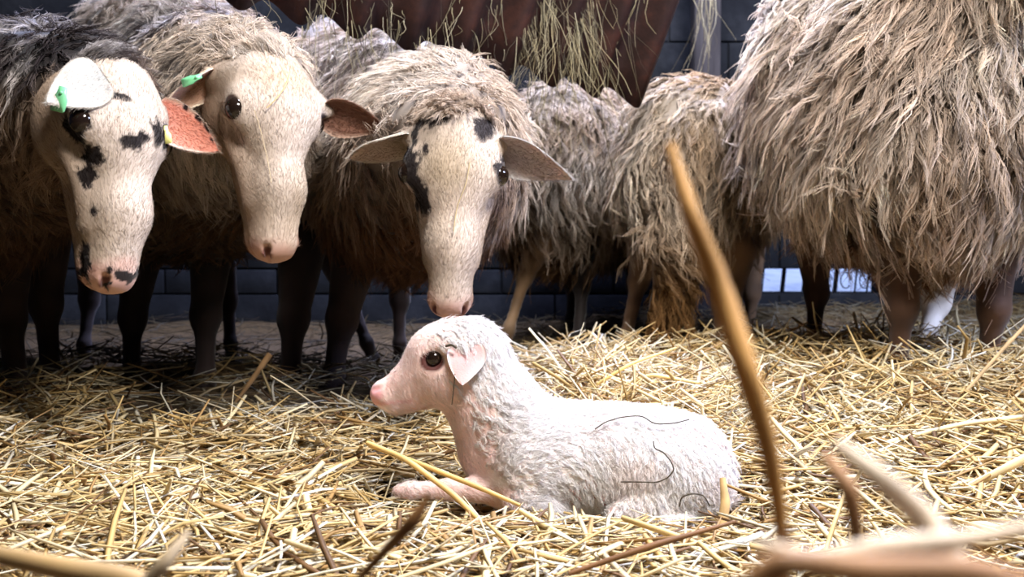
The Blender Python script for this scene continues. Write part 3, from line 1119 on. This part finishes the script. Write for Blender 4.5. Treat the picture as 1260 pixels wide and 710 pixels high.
make_sheep('big shaggy long-wooled sheep at the right, head above the frame', (ch[0], ch[1], 0.0),
           body_masses(ch, rp, 0.265, 0.30, ry=0.27) + [ell(W(1040, 110, 2.5), (0.19, 0.25, 0.27), k=0.08, wool=True),
                                               cone(W(1200, 40, 2.18), o5, 0.20, 0.12, 0.06, wool=True)], legs5, head=dict(o=o5, R=R5, s=1.05, voxel=0.006, fur=0),
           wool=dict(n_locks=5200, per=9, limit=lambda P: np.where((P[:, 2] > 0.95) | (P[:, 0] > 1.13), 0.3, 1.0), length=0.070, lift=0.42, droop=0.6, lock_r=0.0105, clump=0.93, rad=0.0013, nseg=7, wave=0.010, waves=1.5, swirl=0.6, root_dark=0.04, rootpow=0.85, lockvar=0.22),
           facecol=face2, woolcol=wool_mix(lin(250, 236, 220), lin(212, 190, 170), 8, 5.3, lin(150, 110, 82), (0.28, 0.46)), legcol=legc5, ears=[], woolbase=0.12)  # underlayer coloured dark to paint in the shade between locks

# ------------------------------------------------------------------ lamb
print('lamb')
Ym = 1.42


def K(px, py, dy=0.0):
    return W(px, py, Ym + dy)


lp = [
    ell(K(566, 434), (0.046, 0.038, 0.042), 0.02), ell(K(538, 434), (0.036, 0.033, 0.034), 0.02),
    cone(K(528, 452), K(480, 482), 0.031, 0.0175, 0.02), ell(K(470, 485), (0.015, 0.016, 0.015), 0.012),
    cone(K(556, 470), K(488, 499), 0.027, 0.011, 0.02), ell(K(549, 467, -0.012), (0.030, 0.022, 0.028), 0.015), ell(K(549, 467, 0.012), (0.030, 0.022, 0.028), 0.015),
    cone(K(586, 440), K(616, 500), 0.037, 0.046, 0.03), cone(K(574, 462), K(604, 540), 0.028, 0.042, 0.03),
    cone(K(612, 505), K(650, 560), 0.045, 0.066, 0.03),
    ell(K(660, 565, 0.01), (0.085, 0.075, 0.070), 0.03), ell(K(738, 567, 0.01), (0.11, 0.078, 0.073), 0.03),
    ell(K(820, 570, 0.005), (0.080, 0.076, 0.066), 0.03),
    ell(K(828, 595, -0.05), (0.066, 0.034, 0.048), 0.02),
    cone(K(800, 622, -0.07), K(762, 634, -0.075), 0.020, 0.012, 0.015), cone(K(762, 636, -0.075), K(840, 643, -0.085), 0.012, 0.009, 0.012),
    ell(K(648, 592, -0.045), (0.036, 0.026, 0.046), 0.02), cone(K(640, 620, -0.06), K(676, 632, -0.065), 0.020, 0.014, 0.012),
    cone(K(636, 604, -0.03), K(552, 602, -0.045), 0.020, 0.012, 0.012), cone(K(552, 602, -0.045), K(505, 603, -0.05), 0.012, 0.0095, 0.008), cone(K(505, 603, -0.05), K(490, 604, -0.05), 0.0105, 0.008, 0.006),
    cone(K(886, 575, -0.01), K(893, 615, -0.02), 0.014, 0.010, 0.015),
    # sockets, nostril, mouth
    ell(K(534, 441, -0.038), (0.013, 0.008, 0.010), 0.008, sub=True), ell(K(534, 441, 0.038), (0.013, 0.008, 0.010), 0.008, sub=True),
    cone(K(460, 480, -0.010), K(466, 477, -0.014), 0.002, 0.003, 0.004, sub=True), cone(K(460, 480, 0.010), K(466, 477, 0.014), 0.002, 0.003, 0.004, sub=True),
    cone(K(462, 497, -0.018), K(505, 492, -0.028), 0.0013, 0.001, 0.004, sub=True),
]
LV, LQ = surface(lp, 0.003, smooth=2)


def px_of(P):
    """picture-plane coordinates at the lamb's distance, used to place its colour marks"""
    c, s = math.cos(PITCH), math.sin(PITCH)
    d = P - CAM
    zc = d[:, 1] * c - d[:, 2] * s
    yc = d[:, 1] * s + d[:, 2] * c
    return 630 + FPX * d[:, 0] / zc, 355 - FPX * yc / zc


# local lamb frame: x along its body, z up (metres), fixed to the animal
L0 = K(560, 436)


def lamb_skin(P):
    x, z = (P[:, 0] - L0[0]) * 1000, (P[:, 2] - L0[2]) * -1000      # millimetres right of / below the skull centre
    c = np.zeros(P.shape) + lin(238, 226, 222)
    pink = lin(232, 178, 168)
    # face, throat and legs show pink skin
    m = np.maximum(1 - sstep(40, 75, np.hypot((x + 30) / 1.2, z - 35)), (1 - sstep(25, 48, np.hypot((x - 25) / 0.8, (z - 95) / 1.9))) * 1.0)
    m = np.maximum(m, (1 - sstep(70, 90, x)) * sstep(148, 158, z))
    c = mix(c, pink, 0.5 * np.clip(m + 0.15 * noise1(P, 60), 0, 1))
    c = mix(c, lin(226, 150, 158), (1 - sstep(6, 14, np.hypot(x + 99, z - 48))) * 0.75)
    c = mix(c, lin(215, 120, 125), (1 - sstep(1.5, 4, np.abs(z - 60 - (x + 95) * -0.1))) * (x < -52) * 0.5)
    d = np.hypot((x + 27) / 1.25, (z - 5))
    c = mix(c, lin(90, 50, 46), (1 - sstep(10.5, 14, d)))
    d = np.hypot((x - 160) / 1.4, (z - 172) / 1.0)
    c = mix(c, lin(205, 120, 105), (1 - sstep(14, 34, d)) * 0.8)  # pink hollow between elbow and thigh, its shadow painted into the skin
    return c


lamb = thing('lamb', 'newborn white lamb lying in the straw with its head raised', 'lamb', W(700, 640, Ym))
mesh_obj('body', LV, LQ, M_LAMB, lamb, lamb_skin(LV))
for dy in (-0.0285, 0.0285):
    Ve, Fe = sphere_mesh(K(534, 441, dy), 0.0108)
    mesh_obj('eye', Ve, Fe, M_EYE, lamb)
leaf_ear('ear', K(578, 424, -0.037), K(569, 474, -0.060), (-0.25, -1, -0.1), 0.042, 0.005, lin(240, 196, 198), lin(244, 224, 222), M_EAR, lamb, cup=0.12)
leaf_ear('ear', K(580, 428, 0.036), K(574, 474, 0.052), (-0.35, 0.9, 0.1), 0.046, 0.005, lin(240, 196, 198), lin(244, 224, 222), M_EAR, lamb, cup=0.12)
xs = (LV[:, 0] - L0[0]) * 1000
zs = (LV[:, 2] - L0[2]) * -1000
wb = sstep(-8, 45, xs + 0.35 * (40 - zs)) * (1 - 0.4 * (1 - sstep(20, 45, np.hypot((xs - 25) / 0.8, (zs - 95) / 1.9))))
wb = wb * (1 - (1 - sstep(60, 80, xs)) * sstep(140, 150, zs))


def lamb_wool(P):
    c = np.zeros(P.shape) + lin(248, 244, 243)
    return mix(c, lin(238, 214, 206), np.clip(0.3 * noise1(P, 30), 0, 1))


def lamb_flow(P):
    return np.zeros(P.shape) + np.array([0.75, 0, -0.55])


P_, R_, C_ = grow(LV, LQ, wb, 5600, 9, 0.014, lamb_wool, lift=0.2, droop=0.2, lock_r=0.0040, clump=0.8, rad=0.00040, nseg=7, wave=0.0024, waves=1.3, lockvar=0.04, swirl=1.2, flowfn=lamb_flow, root_dark=0.92, back=0.2, curl=1, sink=0.0008)
strands('fleece', P_, R_, C_, M_LAMBWOOL, lamb)
wfc = (1 - wb) * sstep(-92, -78, xs)
wfc = wfc * sstep(13, 17, np.hypot((xs + 27) / 1.25, zs - 5))
P_, R_, C_ = grow(LV, LQ, wfc, 16000, 1, 0.006, lambda P: mix(lamb_skin(P), lin(246, 236, 232), np.full(len(P), 0.55)), lift=0.15, droop=0.1, lock_r=0.001, clump=0.0, rad=0.00022, nseg=4, wave=0.0006, waves=1, swirl=0.4, lockvar=0.03,
                  flowfn=lamb_flow, root_dark=0.95, back=0.2, sink=0.0004)
strands('face_hair', P_, R_, C_, M_LAMBWOOL, lamb)

# dark damp stems stuck on the lamb
M_STEM = material('damp_dark_stem', color=tuple(lin(70, 62, 50)), rough=0.5)


def on_lamb(path, name, label, r=0.0009, V=None, cat='wisp', grp='dark damp wisps stuck on the lamb', col=(60, 52, 40), mat=None):
    """drape a stem over a body: find the near surface under each point"""
    V = LV if V is None else V
    pts = []
    px, py = px_of(V)
    for (a, b) in path:
        d = np.hypot(px - a, py - b)
        near = d < 7
        Yn = V[near, 1].min() if near.any() else np.array([p[1] for p in pts]).mean()
        pts.append(W(a, b, Yn - (0.009 if V is LV else 0.006)))
    P = np.array(pts)
    t = np.linspace(0, len(P) - 1, 4 * len(P))
    P = np.stack([np.interp(t, np.arange(len(P)), P[:, i]) for i in range(3)], 1)
    for _ in range(2):
        P[1:-1] = (P[:-2] + 2 * P[1:-1] + P[2:]) / 4
    o = tube(name, P, r, mat or M_STEM, colors=lin(*col), sides=6)
    return tag(o, label, cat, grp)


on_lamb([(804, 543), (805, 552), (816, 556), (826, 568), (830, 578), (822, 588), (808, 594), (790, 593), (764, 593)], 'damp_wisp', 'dark curved stem stuck on the lamb\'s flank')
on_lamb([(732, 528), (745, 519), (765, 513), (790, 511), (805, 522), (830, 521), (848, 516)], 'damp_wisp', 'thin dark stem lying along the lamb\'s back')
on_lamb([(836, 624), (838, 612), (850, 607), (866, 609), (873, 622)], 'damp_wisp', 'short dark hooked stem low on the lamb\'s rump')
on_lamb([(560, 460), (558, 480), (556, 498)], 'damp_wisp', 'thin dark stem hanging below the lamb\'s ear', r=0.0006)
on_lamb([(548, 426), (556, 424), (562, 428)], 'damp_crumb', 'tiny dark bit of hay on the lamb\'s head above its eye', r=0.0016)['category'] = 'hay bit'

HG = 'pale hay wisps caught on the sheep faces'
on_lamb([(356, 92), (350, 108), (340, 122), (328, 133)], 'hay_wisp', 'pale hay wisp caught on the forehead of the second sheep from the left', 0.0009, hd2['V'], 'hay wisp', HG, (205, 180, 130), M_HAY)
on_lamb([(313, 135), (322, 165), (330, 200), (334, 225)], 'hay_wisp', 'long thin hay wisp running down the nose bridge of the second sheep', 0.0005, hd2['V'], 'hay wisp', HG, (210, 190, 150), M_HAY)
on_lamb([(578, 200), (574, 225), (562, 255), (558, 285)], 'hay_wisp', 'thin hay wisp on the forehead of the sheep bending to the lamb', 0.0007, hd3['V'], 'hay wisp', HG, (205, 185, 140), M_HAY)

# ------------------------------------------------------------------ straw bed
print('straw')
import gc
gc.collect()
SCOL = [lin(238, 216, 166), lin(224, 192, 130), lin(202, 168, 106), lin(244, 232, 200), lin(176, 138, 84), lin(116, 84, 50), lin(230, 210, 168), lin(248, 242, 224)]
SPR = np.array([0.2, 0.2, 0.16, 0.12, 0.12, 0.06, 0.1, 0.04])


def straw_field(name, n, xr, yr, zoff, lr, wr, tilt, avoid=True, dark=1.0, pw=1.0):
    y = yr[0] + (yr[1] - yr[0]) * rng.random(n) ** pw
    half = 0.52 * y + 0.15
    x = (rng.random(n) * 2 - 1) * np.minimum(half, 2.2)
    if xr:
        x = rng.uniform(xr[0], xr[1], n)
    L = rng.uniform(*lr, n)
    az = rng.uniform(0, math.pi * 2, n)
    el = rng.normal(0, tilt, n)
    z = ground_h(x, y) + rng.uniform(*zoff, n)
    if avoid:   # keep long stalks from lying over the lamb
        c = np.stack([x, y], 1)
        keep = ~((x > -0.20) & (x < 0.29) & (np.abs(y - Ym) < 0.105))
        keep |= (z < 0.012)
        x, y, z, L, az, el = (q[keep] for q in (x, y, z, L, az, el))
        n = len(x)
    # litter under the three left sheep: trodden thin, shade painted into its colour
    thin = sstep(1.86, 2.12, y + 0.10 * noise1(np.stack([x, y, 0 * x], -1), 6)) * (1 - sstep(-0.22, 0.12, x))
    kp = rng.random(n) > 0.72 * thin
    x, y, z, L, az, el, thin = (q[kp] for q in (x, y, z, L, az, el, thin))
    n = len(x)
    el = np.where((x > -0.24) & (x < 0.33) & (y > 1.15) & (y < 1.5), el * 0.5, el)
    d = np.stack([np.cos(az) * np.cos(el), np.sin(az) * np.cos(el), np.sin(el)], 1)
    t = np.linspace(-0.5, 0.5, 5)
    bend = rng.normal(0, 0.06, (n, 1, 3)) * np.array([1, 1, 0.5])
    c = np.stack([x, y, z], 1)
    P = c[:, None] + d[:, None] * (L[:, None] * t[None])[..., None] + bend * (L[:, None] * (t[None] * 2) ** 2)[..., None] * 0.7
    # kink in some
    kk = rng.random(n) < 0.3
    P[kk, 3:] += rng.normal(0, 0.012, (kk.sum(), 1, 3)) * np.array([1, 1, 0.6])
    gz = ground_h(P[..., 0], P[..., 1]) - 0.004
    P[..., 2] = np.maximum(P[..., 2], gz)
    inl = (P[..., 0] > -0.19) & (P[..., 0] < 0.275) & (np.abs(P[..., 1] - Ym) < 0.07)
    P[..., 2] = np.where(inl, np.minimum(P[..., 2], 0.010), P[..., 2])
    R = (wr[0] + (wr[1] - wr[0]) * rng.random((n, 1)) ** 1.8) * np.array([[0.8, 1, 1, 0.95, 0.55]])
    ci = rng.choice(len(SCOL), n, p=SPR / SPR.sum())
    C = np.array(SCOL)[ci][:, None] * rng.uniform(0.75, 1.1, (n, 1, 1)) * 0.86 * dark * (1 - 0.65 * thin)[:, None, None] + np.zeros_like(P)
    return P, R, C


def cat(*a):
    return [np.concatenate(x) for x in zip(*a)]


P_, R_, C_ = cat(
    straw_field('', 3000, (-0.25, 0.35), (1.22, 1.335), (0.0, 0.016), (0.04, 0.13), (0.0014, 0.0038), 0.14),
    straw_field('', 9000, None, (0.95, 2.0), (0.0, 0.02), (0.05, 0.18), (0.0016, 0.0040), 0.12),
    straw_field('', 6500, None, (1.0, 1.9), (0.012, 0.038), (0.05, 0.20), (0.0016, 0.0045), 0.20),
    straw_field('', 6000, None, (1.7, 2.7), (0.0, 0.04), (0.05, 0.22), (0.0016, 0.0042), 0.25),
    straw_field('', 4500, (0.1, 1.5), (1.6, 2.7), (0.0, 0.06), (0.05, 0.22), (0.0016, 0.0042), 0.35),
    straw_field('', 5000, None, (2.5, 4.08), (0.0, 0.025), (0.05, 0.22), (0.0012, 0.0028), 0.2, dark=0.28),  # far straw coloured darker to carry the shade behind the sheep
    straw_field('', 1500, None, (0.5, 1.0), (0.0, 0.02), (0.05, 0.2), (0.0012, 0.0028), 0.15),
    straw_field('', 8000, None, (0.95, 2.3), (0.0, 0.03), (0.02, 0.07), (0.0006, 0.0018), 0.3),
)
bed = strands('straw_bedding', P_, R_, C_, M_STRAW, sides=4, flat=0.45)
tag(bed, 'loose golden straw bedding spread over the barn floor', 'straw', kind='stuff')


def stalk(name, path, r, col, label, cat_='straw stalk', flat=0.5):
    P = np.array(path, float)
    n = len(P)
    t = np.linspace(0, n - 1, 6 * n)
    P = np.stack([np.interp(t, np.arange(n), P[:, i]) for i in range(3)], 1)
    for _ in range(3):
        P[1:-1] = (P[:-2] + 2 * P[1:-1] + P[2:]) / 4
    R = (np.full(len(P), r) if np.ndim(r) == 0 else np.interp(t, np.linspace(0, n - 1, len(r)), r))
    C = np.zeros((1, len(P), 3)) + col
    C = C * (1 + 0.12 * np.sin(np.linspace(0, 17, len(P))))[None, :, None]
    o = strands(name, P[None], R[None], C, M_STRAW, sides=8, flat=None)
    return tag(o, label, cat_, 'large straw stalks')


tan, pale, brn = lin(212, 162, 92), lin(225, 205, 160), lin(172, 128, 84)
# stalks close to the lens
stalk('straw_stalk', [W(824, 178, .33), W(850, 265, .32), W(885, 350, .32), W(918, 455, .31), W(945, 545, .31), W(962, 640, .31), W(965, 860, .31)], [0.0014, 0.0026, 0.0033, 0.0036, 0.0030, 0.0022, 0.0022], tan,
      'tall blurred golden straw stalk standing upright close to the viewer')
stalk('straw_stalk', [W(1030, 545, .26), W(1085, 590, .25), W(1140, 640, .25), W(1180, 700, .24), W(1230, 800, .24)], [0.0014, 0.0028, 0.0034, 0.003, 0.003], lin(226, 208, 182),
      'blurred pale thick straw stalk slanting down at the lower right')
stalk('straw_stalk', [W(1015, 560, .30), W(1045, 600, .29), W(1055, 660, .29), W(1060, 800, .29)], [0.0014, 0.0026, 0.0022, 0.0022], brn, 'short blurred brown straw stalk beside the pale slanting one')
stalk('straw_stalk', [W(-120, 655, .5), W(0, 684, .48), W(80, 700, .47), W(160, 712, .47), W(260, 750, .47)], [0.004, 0.004, 0.005, 0.005, 0.004], lin(176, 146, 100), 'blurred pale straw lying across the lower left corner')
stalk('straw_stalk', [W(905, 722, .20), W(960, 690, .20), W(1050, 702, .20), W(1200, 704, .21), W(1330, 745, .22)], [0.0012, 0.0026, 0.0028, 0.0032, 0.002], brn, 'blurred brown straw lying along the bottom edge at the right')
stalk('straw_stalk', [W(430, 725, .46), W(470, 682, .455), W(508, 642, .45), W(528, 610, .45)], [0.0016, 0.002, 0.003, 0.001], lin(140, 100, 60), 'blurred dark brown straw end poking up before the lamb')
stalk('straw_stalk', [W(-10, 512, 1.75), W(60, 524, 1.8), W(130, 540, 1.85)], 0.0030, pale, 'long pale straw lying at the left edge below the spotted sheep')
stalk('straw_stalk', [W(376, 610, 1.25), W(386, 655, 1.2), W(400, 715, 1.15)], [0.004, 0.005, 0.006], lin(236, 214, 165), 'broad pale straw pointing at the viewer left of the lamb')
stalk('straw_stalk', [W(455, 548, 1.36), W(520, 572, 1.31), W(590, 600, 1.28), W(640, 622, 1.26)], [0.0028, 0.003, 0.003, 0.002], lin(216, 180, 110), 'long golden straw lying across the lamb\'s foreleg')
stalk('straw_stalk', [W(452, 545, 1.34), W(500, 565, 1.30), W(560, 610, 1.27), W(600, 650, 1.24)], [0.003, 0.0035, 0.0035, 0.003], lin(226, 190, 120), 'bent golden straw below the one on the lamb\'s foreleg')
stalk('straw_stalk', [W(640, 628, 1.24), W(700, 665, 1.18), W(740, 700, 1.12)], [0.003, 0.004, 0.004], lin(232, 208, 150), 'golden straw slanting forward below the lamb\'s chest')
stalk('straw_stalk', [W(889, 588, 1.30), W(893, 620, 1.29), W(886, 655, 1.28)], [0.0035, 0.006, 0.006], lin(205, 172, 120), 'short upright tan straw against the lamb\'s rump')
stalk('straw_stalk', [W(290, 495, 2.1), W(312, 465, 2.1), W(332, 436, 2.1)], [0.003, 0.005, 0.0065], lin(150, 118, 80), 'upright frayed straw between the sheep\'s front legs')
stalk('straw_stalk', [W(720, 482, 2.0), W(775, 448, 2.0), W(832, 428, 2.05)], [0.003, 0.003, 0.002], lin(228, 196, 120), 'golden straw sticking up behind the lamb\'s back')
stalk('straw_stalk', [W(752, 482, 2.0), W(800, 460, 1.98), W(850, 470, 1.96), W(910, 478, 1.96)], [0.003, 0.0035, 0.003, 0.002], lin(236, 210, 145), 'bent golden straw behind the lamb\'s back')
stalk('straw_stalk', [W(1105, 480, 2.0), W(1160, 466, 2.02), W(1200, 455, 2.04)], 0.003, lin(230, 205, 150), 'golden straw lying by the shaggy sheep\'s front leg')
stalk('straw_stalk', [W(1190, 480, 1.85), W(1225, 440, 1.85), W(1262, 400, 1.85)], 0.003, lin(200, 172, 130), 'thin straw rising at the right edge')
stalk('straw_stalk', [W(1090, 545, 1.6), W(1180, 522, 1.62), W(1265, 512, 1.64)], 0.0035, lin(235, 214, 165), 'long pale straw lying flat at the right')
stalk('straw_stalk', [W(1160, 612, 1.4), W(1210, 590, 1.38), W(1270, 560, 1.36)], [0.003, 0.0045, 0.006], lin(240, 222, 180), 'thick pale straw slanting up to the right edge')
stalk('straw_stalk', [W(930, 668, .235), W(1010, 690, .23), W(1090, 674, .23), W(1180, 666, .235), W(1290, 645, .24)], [0.001, 0.002, 0.0028, 0.002, 0.0014], lin(228, 208, 180), 'blurred pale straw crossing the lower right corner')
stalk('straw_stalk', [W(170, 730, .42), W(205, 690, .42), W(232, 655, .43)], [0.003, 0.003, 0.0015], lin(180, 160, 130), 'blurred pale straw tip at the bottom left')
stalk('straw_stalk', [W(930, 760, .25), W(955, 700, .25), W(968, 650, .25)], [0.0035, 0.003, 0.0014], lin(170, 122, 74), 'blurred brown straw stub at the foot of the tall golden stalk')
stalk('straw_stalk', [W(700, 706, .95), W(800, 672, .96), W(905, 642, .98)], [0.002, 0.003, 0.0015], lin(122, 84, 48), 'dark brown straw lying in front of the lamb at the bottom edge')
print('done')
